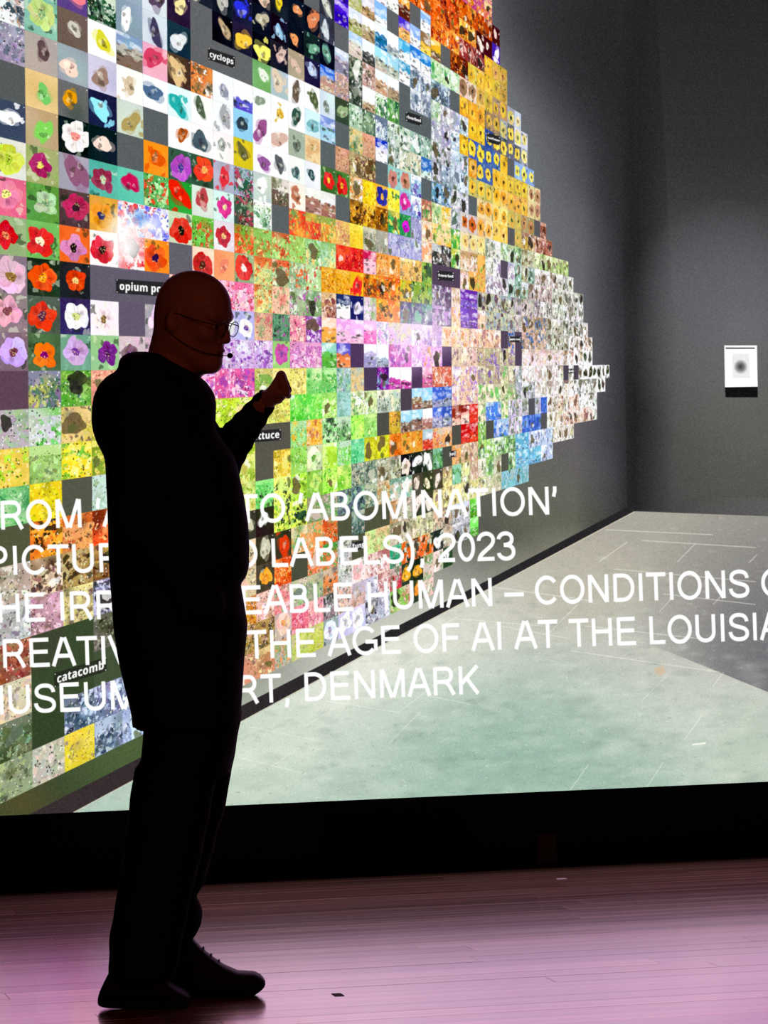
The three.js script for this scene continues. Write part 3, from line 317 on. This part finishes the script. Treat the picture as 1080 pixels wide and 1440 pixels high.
{
  const person = thing('person', 'person in black jacket, trousers and shoes, seen from the side with one fist raised', 'person');
  person.position.copy(foot); person.rotation.y = YAW;
  // skin: an even skin colour with fine mottling
  const rs = rng(3), cells = Array.from({ length: 64 * 64 }, () => rs());
  const skinTex = noiseTexture(64, 64, (x, y) => { const n = cells[y * 64 + x] * 0.12 + 0.86; return [n, n * 0.99, n * 0.98]; }, true); skinTex.repeat.set(14, 14);
  const skin = std([0.52, 0.30, 0.22], { roughness: 0.52, map: skinTex, specularIntensity: 0.6 });
  const weave = noiseTexture(64, 64, (x, y) => 0.5 + 0.5 * Math.sin((x + y) * Math.PI / 4) * 0.6 + 0.2 * (cells[y * 64 + x] - 0.5)); weave.repeat.set(24, 24);
  const cloth = std([0.011, 0.011, 0.012], { roughness: 1, specularIntensity: 0.12, bumpMap: weave, bumpScale: 0.0003 });
  const twill = std([0.010, 0.0105, 0.012], { roughness: 1, specularIntensity: 0.12, bumpMap: weave, bumpScale: 0.0003 });
  const leather = std([0.012, 0.011, 0.011], { roughness: 0.6, specularIntensity: 0.25 });
  const rubber = std([0.010, 0.010, 0.010], { roughness: 0.85, specularIntensity: 0.3 });
  const wire = std([0.05, 0.04, 0.035], { roughness: 0.35, metalness: 0.8 });
  const plastic = std([0.008, 0.008, 0.008], { roughness: 0.6 });

  // head: modelled facing +x about a point between the ears, then bowed and turned
  const HT = new THREE.Matrix4().compose(pt(272, 447, 0), new THREE.Quaternion().setFromEuler(new THREE.Euler(0, -0.42, -0.26, 'YXZ')), new THREE.Vector3(1, 1, 1));
  const headSdf = (x, y, z) => {
    const s = Math.abs(z);
    let d = ball(x, y, z, [-0.006, 0.028, 0], [0.098, 0.088, 0.077]);
    d = smin(d, ball(x, y, z, [0.03, -0.045, 0], [0.062, 0.082, 0.058]), 0.03);
    d = smin(d, bone(x, y, s, [0.005, -0.06, 0.05], [0.06, -0.098, 0.02], 0.018, 0.02), 0.03);          // jaw
    d = smin(d, ball(x, y, z, [0.077, -0.100, 0], [0.02, 0.02, 0.024]), 0.025);                          // chin
    d = smin(d, bone(x, y, s, [0.086, 0.022, 0.008], [0.074, 0.02, 0.046], 0.011, 0.011), 0.014);        // brow
    d = smin(d, ball(x, y, s, [0.062, -0.028, 0.042], [0.022, 0.018, 0.02]), 0.02);                      // cheek
    d = smax(d, -ball(x, y, s, [0.097, -0.005, 0.032], [0.0175, 0.0085, 0.016]), 0.012);                   // eye socket
    d = smin(d, bone(x, y, z, [0.085, 0.008, 0], [0.1, -0.032, 0], 0.008, 0.0115), 0.010);              // nose
    d = smin(d, ball(x, y, s, [0.09, -0.036, 0.011], [0.011, 0.008, 0.008]), 0.006);
    d = smin(d, ball(x, y, z, [0.087, -0.062, 0], [0.012, 0.006, 0.025]), 0.008);                        // lips
    d = smin(d, ball(x, y, z, [0.085, -0.075, 0], [0.012, 0.007, 0.022]), 0.008);
    d = smax(d, -ball(x, y, z, [0.101, -0.0685, 0], [0.012, 0.0022, 0.024]), 0.003);
    let e = ball(x, y, s, [-0.014, -0.008, 0.076], [0.018, 0.030, 0.011]);                                // ear
    e = smax(e, -ball(x, y, s, [-0.011, -0.004, 0.084], [0.011, 0.019, 0.0085]), 0.005);
    d = smin(d, e, 0.008);
    return smin(d, bone(x, y, z, [-0.030, -0.03, 0], [-0.026, -0.19, 0], 0.063, 0.072), 0.035);          // neck
  };
  const head = surfaceNet(headSdf, [-0.16, -0.25, -0.12], [0.15, 0.16, 0.12], 0.0035); head.applyMatrix4(HT);

  // the raised left hand, closed to a fist
  const wr = pt(371, 566, -0.10), U = pt(392, 527, -0.10).sub(wr).normalize(), F0 = new THREE.Vector3(U.y, -U.x, 0);   // U along the hand, F0 the way the fingers fold
  const hp = (a, b, z) => [wr.x + U.x * a + F0.x * b, wr.y + U.y * a + F0.y * b, wr.z + z];
  const chains = [];
  [[0.030, 0.077, 1], [0.010, 0.081, 1.06], [-0.010, 0.077, 1], [-0.029, 0.069, 0.86]].forEach(([z, a, s]) => {
    chains.push([hp(a, 0.006, z), hp(a - 0.024 * s, 0.035 * s, z * 0.97), 0.0108 * s, 0.0102 * s], [hp(a - 0.024 * s, 0.035 * s, z * 0.97), hp(a - 0.054 * s, 0.028 * s, z * 0.94), 0.0102 * s, 0.0095 * s], [hp(a - 0.054 * s, 0.028 * s, z * 0.94), hp(a - 0.048 * s, 0.008 * s, z * 0.9), 0.0095 * s, 0.0085 * s]);
  });
  chains.push([hp(0.022, 0.012, 0.030), hp(0.040, 0.022, 0.046), 0.0125, 0.0108], [hp(0.040, 0.022, 0.046), hp(0.047, 0.038, 0.043), 0.0108, 0.0095], [hp(0.047, 0.038, 0.043), hp(0.044, 0.046, 0.024), 0.0095, 0.0084]);
  const stub = pt(303, 655, -0.185).lerp(wr, 0.8).toArray();
  const handSdf = (x, y, z) => {
    let d = bone(x, y, z, stub, hp(0.012, 0.004, 0), 0.022, 0.0225);
    for (const q of [0.024, 0.008, -0.008, -0.022]) d = smin(d, bone(x, y, z, hp(0.012, 0.008, q * 0.7), hp(0.074, 0.008, q), 0.0155, 0.0115), 0.012);
    let g = 1; for (const [a, b, ra, rb] of chains) g = smin(g, bone(x, y, z, a, b, ra, rb), 0.0022);
    return smin(d, g, 0.006);
  };
  const hand = surfaceNet(handSdf, [wr.x - 0.09, wr.y - 0.09, wr.z - 0.075], [wr.x + 0.12, wr.y + 0.13, wr.z + 0.085], 0.003);

  // the rest of the body, under the clothes
  const sh = { l: P3(232, 560, -0.17), r: P3(205, 562, 0.17) }, el = { l: P3(302, 652, -0.19), r: P3(196, 735, 0.215) }, wl = [wr.x, wr.y, wr.z], wrr = P3(272, 842, 0.185);
  const hip = { l: P3(272, 990, -0.09), r: P3(262, 990, 0.09) }, kn = { l: P3(252, 1180, -0.09), r: P3(232, 1190, 0.09) }, an = { l: P3(238, 1352, -0.085), r: P3(193, 1372, 0.09) };
  const bodyC = [P3(235, 620), P3(255, 770), P3(262, 940)];
  const neckP = [P3(243, 518), P3(236, 560), P3(286, 858, 0.185)];
  const bodyFast = (x, y, z) => {
    let d = bone(x, y, z, neckP[0], neckP[1], 0.05, 0.07);
    d = smin(d, ball(x, y, z, bodyC[0], [0.105, 0.19, 0.16]), 0.06); d = smin(d, ball(x, y, z, bodyC[1], [0.12, 0.2, 0.15]), 0.08); d = smin(d, ball(x, y, z, bodyC[2], [0.11, 0.14, 0.15]), 0.08);
    for (const s of ['l', 'r']) {
      d = smin(d, bone(x, y, z, sh[s], el[s], 0.048, 0.040), 0.05); d = smin(d, bone(x, y, z, el[s], s === 'l' ? wl : wrr, 0.038, 0.024), 0.02);
      d = smin(d, bone(x, y, z, hip[s], kn[s], 0.082, 0.056), 0.04); d = smin(d, bone(x, y, z, kn[s], an[s], 0.047, 0.034), 0.03);
    }
    return smin(d, ball(x, y, z, neckP[2], [0.045, 0.03, 0.018]), 0.03);
  };
  const trunk = surfaceNet(bodyFast, [-0.25, 0.06, -0.3], [0.3, 1.64, 0.3], 0.013);
  mesh('body', mergeGeometries([head, hand, trunk]), skin, person);

  // jacket
  const torso = stack([[497, 207, 222, 0.05], [503, 189, 238, 0.075], [511, 177, 252, 0.095], [520, 165, 266, 0.12], [528, 150, 277, 0.15], [540, 139, 291, 0.185], [555, 132.5, 301, 0.21], [570, 130, 304, 0.222], [590, 129.5, 303, 0.228], [605, 131.5, 303, 0.23], [620, 136.5, 312, 0.228], [632, 143, 321, 0.225], [642, 147.5, 328, 0.222], [655, 149, 333, 0.22], [680, 150, 338.5, 0.218], [700, 151, 343, 0.217], [740, 152.5, 349, 0.217], [770, 153, 350.5, 0.218], [800, 154, 350, 0.22], [813, 155, 346.5, 0.22], [824, 156, 338.5, 0.22], [834, 157, 340, 0.22], [850, 158, 343, 0.222], [880, 160, 348, 0.224], [900, 163, 346.5, 0.225], [930, 168, 343.5, 0.226], [960, 175, 341.5, 0.226], [985, 181.5, 340, 0.226], [1000, 185, 339, 0.225], [1020, 187, 338, 0.223]]);
  const hood = [P3(192, 512, 0), P3(196, 518, 0)];
  const sleeveL = [P3(303, 655, -0.185), P3(377, 559, -0.103)], sleeveR = [P3(196, 735, 0.2), P3(286, 850, 0.2)];
  const cutN = [P3(214, 495), P3(280, 533)];
  const jacketSdf = (x, y, z) => {
    const fold = 0.0022 * Math.sin(y * 46 + 5 * Math.sin(z * 9 + x * 6)) * Math.sin(x * 21 + z * 17 + 1.3) + 0.0012 * Math.sin(y * 90 + z * 40);
    let d = torso(x, y, z) + fold * clamp(Math.abs(z) * 12 - 0.4, 0, 1);
    d = smin(d, bone(x, y, z, sh.r, el.r, 0.074, 0.066), 0.04); d = smin(d, bone(x, y, z, sleeveR[0], sleeveR[1], 0.064, 0.05), 0.03);
    d = smin(d, bone(x, y, z, sh.l, sleeveL[0], 0.074, 0.062), 0.04);
    let s = bone(x, y, z, sleeveL[0], sleeveL[1], 0.058, 0.0275) + 0.0018 * Math.sin((x + y) * 130);
    const dx = sleeveL[1][0] - sleeveL[0][0], dy = sleeveL[1][1] - sleeveL[0][1], L = Math.hypot(dx, dy);
    s = Math.max(s, ((x - sleeveL[1][0]) * dx + (y - sleeveL[1][1]) * dy) / L - 0.001);
    d = smin(d, s, 0.014);
    d = smin(d, ball(x, y, z, hood[0], [0.044, 0.031, 0.125]), 0.02);                                     // hood folded behind the neck
    return d;
  };
  const jg = surfaceNet(jacketSdf, [-0.27, 0.62, -0.34], [0.34, 1.67, 0.34], 0.0075);
  const jacket = mesh('jacket', jg, cloth, person);
  const cuff = new THREE.TorusGeometry(0.0235, 0.004, 10, 28); cuff.applyQuaternion(new THREE.Quaternion().setFromUnitVectors(new THREE.Vector3(0, 0, 1), new THREE.Vector3(sleeveL[1][0] - sleeveL[0][0], sleeveL[1][1] - sleeveL[0][1], sleeveL[1][2] - sleeveL[0][2]).normalize())); cuff.translate(...sleeveL[1]);
  mesh('cuff', cuff, cloth, jacket);
  mesh('pocket_flap', new RoundedBoxGeometry(0.09, 0.04, 0.012, 2, 0.005).rotateZ(-0.1).rotateY(0.22).translate(...P3(278, 868, 0.222)), cloth, jacket);

  // trousers
  const hips = stack([[930, 190, 338, 0.19], [980, 196, 338, 0.195], [1015, 204, 337.5, 0.195], [1050, 202, 331, 0.19], [1090, 200, 322, 0.17]]);
  const legR = stack([[1000, 205, 320, 0.105, 0.085], [1022, 205, 318, 0.105, 0.088], [1050, 201.5, 312, 0.104, 0.09], [1066, 200, 310, 0.103, 0.09], [1079, 189.5, 307, 0.102, 0.09], [1108, 185, 302, 0.1, 0.09], [1140, 180.5, 296, 0.098, 0.092], [1200, 173.5, 284, 0.094, 0.093], [1248, 166, 272, 0.09, 0.093], [1283, 159.5, 264, 0.087, 0.092], [1325, 153.5, 256, 0.085, 0.09], [1357, 152.5, 250, 0.085, 0.09], [1376, 154, 246, 0.084, 0.09]]);
  const legL = stack([[1000, 215, 338, 0.105, -0.085], [1044, 214, 331.5, 0.104, -0.088], [1090, 210, 324.5, 0.102, -0.09], [1131, 207, 318, 0.1, -0.09], [1180, 204, 304, 0.096, -0.09], [1230, 201, 291, 0.092, -0.088], [1244, 200, 287, 0.09, -0.088], [1254, 199, 280, 0.088, -0.087], [1262, 198, 276, 0.087, -0.086], [1271, 198, 281, 0.087, -0.086], [1282, 197, 284.5, 0.087, -0.085], [1300, 196, 283.5, 0.086, -0.085], [1312, 196, 278, 0.085, -0.085], [1322, 197, 271, 0.084, -0.085], [1340, 199, 266, 0.08, -0.085]]);
  const trouserSdf = (x, y, z) => smin(smin(hips(x, y, z), legR(x, y, z), 0.02), legL(x, y, z), 0.02) + 0.0016 * Math.sin(y * 60 + x * 20) * Math.sin(z * 30 + y * 11) * clamp(Math.abs(z) * 10, 0, 1);
  mesh('trousers', surfaceNet(trouserSdf, [-0.24, 0.04, -0.24], [0.24, 0.9, 0.24], 0.0075), twill, person);

  // shoes: slices along the foot: u, v of the ground line, v of the top line, half width
  function shoe(rows, z, soleH, name) {
    const N = 28, ring = (u, vb, vt, w, grow, square) => { const lo = pt(u, vb, z), hi = pt(u, vt, z), out = []; for (let i = 0; i < N; i++) { const a = i / N * Math.PI * 2, ca = Math.cos(a), sa = Math.sin(a), e = square; out.push([lo.x, lerp(lo.y, hi.y, 0.5) + Math.sign(sa) * Math.pow(Math.abs(sa), e) * (hi.y - lo.y) / 2, z + Math.sign(ca) * Math.pow(Math.abs(ca), e) * (w + grow)]); } return out; };
    const loft = (rings) => { const pos = [], idx = []; rings.forEach((q) => q.forEach((v) => pos.push(...v))); for (let i = 0; i < rings.length - 1; i++) for (let j = 0; j < N; j++) { const a = i * N + j, b = i * N + (j + 1) % N; idx.push(a, b, a + N, b, b + N, a + N); }
      for (const [i, f] of [[0, 1], [rings.length - 1, 0]]) { const m = pos.length / 3, q = rings[i], s = [0, 0, 0]; q.forEach((v) => v.forEach((t, k) => { s[k] += t / N; })); pos.push(...s); for (let j = 0; j < N; j++) { const a = i * N + j, b = i * N + (j + 1) % N; f ? idx.push(m, b, a) : idx.push(m, a, b); } }
      const g = new THREE.BufferGeometry(); g.setAttribute('position', new THREE.Float32BufferAttribute(pos, 3)); g.setIndex(idx); g.computeVertexNormals(); return g; };
    const up = mesh(name, loft(rows.map(([u, vb, vt, w]) => ring(u, vb - soleH * 0.6, vt, w, 0, 0.72))), leather, person);
    mesh('sole', loft(rows.map(([u, vb, vt, w], i) => ring(u, vb, Math.max(vt + 2, vb - soleH), w, 0.004, 0.35))), rubber, up);
    return up;
  }
  const nearShoe = shoe([[138.5, 1411, 1401, 0.02], [141, 1413, 1393, 0.032], [147, 1414.5, 1381, 0.038], [155, 1415.5, 1366, 0.041], [175, 1416, 1352, 0.042], [200, 1416, 1350, 0.042], [215, 1416, 1358, 0.043], [228, 1416, 1372, 0.046], [240, 1416, 1382, 0.049], [250, 1415.5, 1388, 0.05], [259, 1414, 1393, 0.044], [265, 1411, 1398, 0.033], [267.5, 1408, 1402, 0.018]], 0.09, 10, 'shoe');
  const farShoe = shoe([[222, 1403, 1393, 0.02], [225, 1404.5, 1382, 0.032], [232, 1405, 1360, 0.038], [245, 1405, 1335, 0.041], [262, 1405, 1318, 0.041], [273, 1405, 1319, 0.041], [284, 1404.5, 1331, 0.042], [296, 1404, 1342, 0.043], [315, 1403, 1356, 0.047], [335, 1402, 1365, 0.05], [348, 1400, 1365.5, 0.05], [359, 1397, 1366.5, 0.045], [367, 1392, 1371, 0.034], [371.5, 1388, 1377, 0.02], [373, 1385, 1381, 0.01]], -0.085, 10, 'shoe');
  for (const [s, z, pts] of [[nearShoe, 0.09, [[219, 1363], [228, 1372], [237, 1380]]], [farShoe, -0.085, [[286, 1333], [297, 1342.5], [308, 1351]]]])
    for (const [u, v] of pts) mesh('lace', tube([-1, -0.5, 0, 0.5, 1].map((k) => pt(u, v + Math.abs(k) * 9 - 1, z + k * 0.028)), 0.0028, 12, 6), plastic, s);

  // eyes
  for (const s of [-1, 1]) { const e = new THREE.SphereGeometry(0.0115, 20, 14); e.translate(0.0715, -0.003, 0.032 * s); e.applyMatrix4(HT); mesh('eye', e, std([0.5, 0.47, 0.44], { roughness: 0.2 }), person); const i = new THREE.SphereGeometry(0.0058, 14, 10); i.scale(0.4, 1, 1); i.translate(0.0818, -0.0045, 0.032 * s); i.applyMatrix4(HT); mesh('iris', i, std([0.05, 0.035, 0.02], { roughness: 0.2 }), person); }

  // spectacles
  const world = new THREE.Matrix4().compose(person.position, new THREE.Quaternion().setFromAxisAngle(new THREE.Vector3(0, 1, 0), YAW), new THREE.Vector3(1, 1, 1)).multiply(HT);
  const gl = thing('eyeglasses', 'thin wire-framed eyeglasses worn by the person', 'glasses'); gl.applyMatrix4(world);
  const glassMat = new THREE.MeshPhysicalMaterial({ color: 0xffffff, roughness: 0.02, transmission: 1, thickness: 0, ior: 1.5 });
  for (const s of [-1, 1]) {
    const rim = new THREE.TorusGeometry(0.0215, 0.0011, 8, 40); rim.scale(1.08, 0.9, 1); rim.rotateY(Math.PI / 2); rim.translate(0.0995, -0.006, 0.033 * s); mesh('rim', rim, wire, gl);
    const lens = new THREE.CylinderGeometry(0.0208, 0.0208, 0.0012, 36); lens.rotateZ(Math.PI / 2); lens.scale(1, 0.9, 1.08); lens.translate(0.0995, -0.006, 0.033 * s); mesh('lens', lens, glassMat, gl);
    mesh('temple', tube([[0.0995, 0.001, 0.056 * s], [0.092, 0.002, 0.066 * s], [0.05, 0.003, 0.0765 * s], [-0.008, 0.008, 0.0795 * s], [-0.028, 0.006, 0.0775 * s], [-0.038, -0.012, 0.075 * s]].map((p) => new THREE.Vector3(...p)), 0.0013, 30, 6), wire, gl);
  }
  mesh('bridge', tube([[0.0995, -0.002, -0.0105], [0.102, 0.004, 0], [0.0995, -0.002, 0.0105]].map((p) => new THREE.Vector3(...p)), 0.0011, 14, 6), wire, gl);
  // headset microphone
  const mc = thing('headset_microphone', 'tiny black headset microphone held in front of the mouth by a thin boom', 'microphone'); mc.applyMatrix4(world);
  const tip = pt(323.5, 500, 0.005).applyMatrix4(HT.clone().invert());
  const foam = new THREE.SphereGeometry(0.0068, 20, 14); foam.scale(1.1, 1, 1); foam.translate(tip.x, tip.y, tip.z); mesh('foam_tip', foam, plastic, mc);
  mesh('boom', tube([new THREE.Vector3(-0.012, -0.046, 0.074), new THREE.Vector3(0.02, -0.058, 0.075), new THREE.Vector3(0.065, -0.07, 0.058), new THREE.Vector3(lerp(0.1, tip.x, 0.5), lerp(-0.072, tip.y, 0.5), lerp(0.046, tip.z, 0.5) + 0.004), tip.clone()], 0.0012, 40, 6), plastic, mc);
  mesh('ear_hook', tube([[-0.012, -0.046, 0.074], [-0.026, -0.038, 0.072], [-0.033, -0.02, 0.072], [-0.032, 0.006, 0.073], [-0.022, 0.022, 0.076], [-0.008, 0.02, 0.079]].map((p) => new THREE.Vector3(...p)), 0.0016, 30, 6), plastic, mc);
}
{
  const a = onWall(754, 1173), b = onWall(783, 1213), w = b[0] - a[0], y1 = a[1], y0 = Math.max(0.012, b[1]);
  const g = thing('access_panel', 'small dark brown panel on the black wall under the screen', 'panel'); g.position.set((a[0] + b[0]) / 2, y0, 0);
  mesh('plate', new RoundedBoxGeometry(w, y1 - y0, 0.008, 2, 0.003).translate(0, (y1 - y0) / 2, 0.004), std([0.022, 0.013, 0.01], { roughness: 0.8 }), g);
  const p = onFloor(475, 1399), t = thing('tape_mark', 'small dark tape mark on the stage floor in front of the shoes', 'tape'); t.position.set(p.x, 0.0006, p.z);
  mesh('strip', new RoundedBoxGeometry(0.024, 0.0008, 0.05, 1, 0.0003), std([0.02, 0.012, 0.012], { roughness: 0.9 }), t);
  const p2 = onFloor(790, 1236), t2 = thing('tape_mark', 'tiny pale tape scrap on the stage floor close to the black wall', 'tape'); t2.position.set(p2.x, 0.0006, p2.z);
  mesh('strip', new RoundedBoxGeometry(0.03, 0.0008, 0.03, 1, 0.0003), std([0.7, 0.66, 0.6], { roughness: 0.9 }), t2);
}
// ------------------------------------------------------------------ red stage lamps over the auditorium
for (const [x, n] of [[-4.6, 'near the left wall'], [-0.4, 'nearer the middle of the hall']]) {
  const g = thing('stage_lamp', `black stage lamp with a dim red lens hung ${n}`, 'lamp');
  const at = new THREE.Vector3(x, 4.6, 11), to = new THREE.Vector3(-1.0, 0.9, 1.8);
  g.position.copy(at); g.lookAt(to);
  const can = new THREE.LatheGeometry([[0, -0.3], [0.09, -0.3], [0.11, -0.2], [0.11, 0.12], [0.125, 0.12], [0.125, 0.16], [0.105, 0.16], [0.105, 0.04], [0, 0.04]].map(([a, b]) => new THREE.Vector2(a, b)), 28); can.rotateX(Math.PI / 2);
  mesh('housing', can, M.lamp, g);
  const lens = new THREE.SphereGeometry(0.1, 24, 8, 0, Math.PI * 2, 0, 0.7); lens.scale(1.5, 0.6, 1.5); lens.rotateX(Math.PI / 2); lens.translate(0, 0, 0.06);
  mesh('lens', lens, new THREE.MeshStandardMaterial({ color: 0x200404, emissive: new THREE.Color().setRGB(...WASH.color), emissiveIntensity: 1.2 }), g);
  mesh('yoke', tube([[-0.13, 0, 0], [-0.14, 0.16, -0.04], [0, 0.24, -0.06], [0.14, 0.16, -0.04], [0.13, 0, 0]].map((p) => new THREE.Vector3(...p)), 0.012), M.lamp, g);
  g.updateMatrixWorld(true);
  const pole = mesh('hanging_pole', new THREE.CylinderGeometry(0.018, 0.018, 7 - 4.84, 10), M.lamp, g);
  const top = g.worldToLocal(new THREE.Vector3(x, 7, 11)), low = new THREE.Vector3(0, 0.24, -0.06), dir = top.clone().sub(low);
  pole.geometry = new THREE.CylinderGeometry(0.018, 0.018, dir.length(), 10); pole.position.copy(low).addScaledVector(dir, 0.5); pole.quaternion.setFromUnitVectors(new THREE.Vector3(0, 1, 0), dir.clone().normalize());
  const spot = new THREE.SpotLight(new THREE.Color().setRGB(...WASH.color), WASH.power, 0, 0.5, 0.9, 2);
  spot.position.copy(g.localToWorld(new THREE.Vector3(0, 0, 0.2))); spot.target.position.copy(to); spot.castShadow = true; spot.shadow.radius = 5; spot.shadow.mapSize.set(1024, 1024);
  scene.add(spot, spot.target);
}

renderer.render(scene, camera);
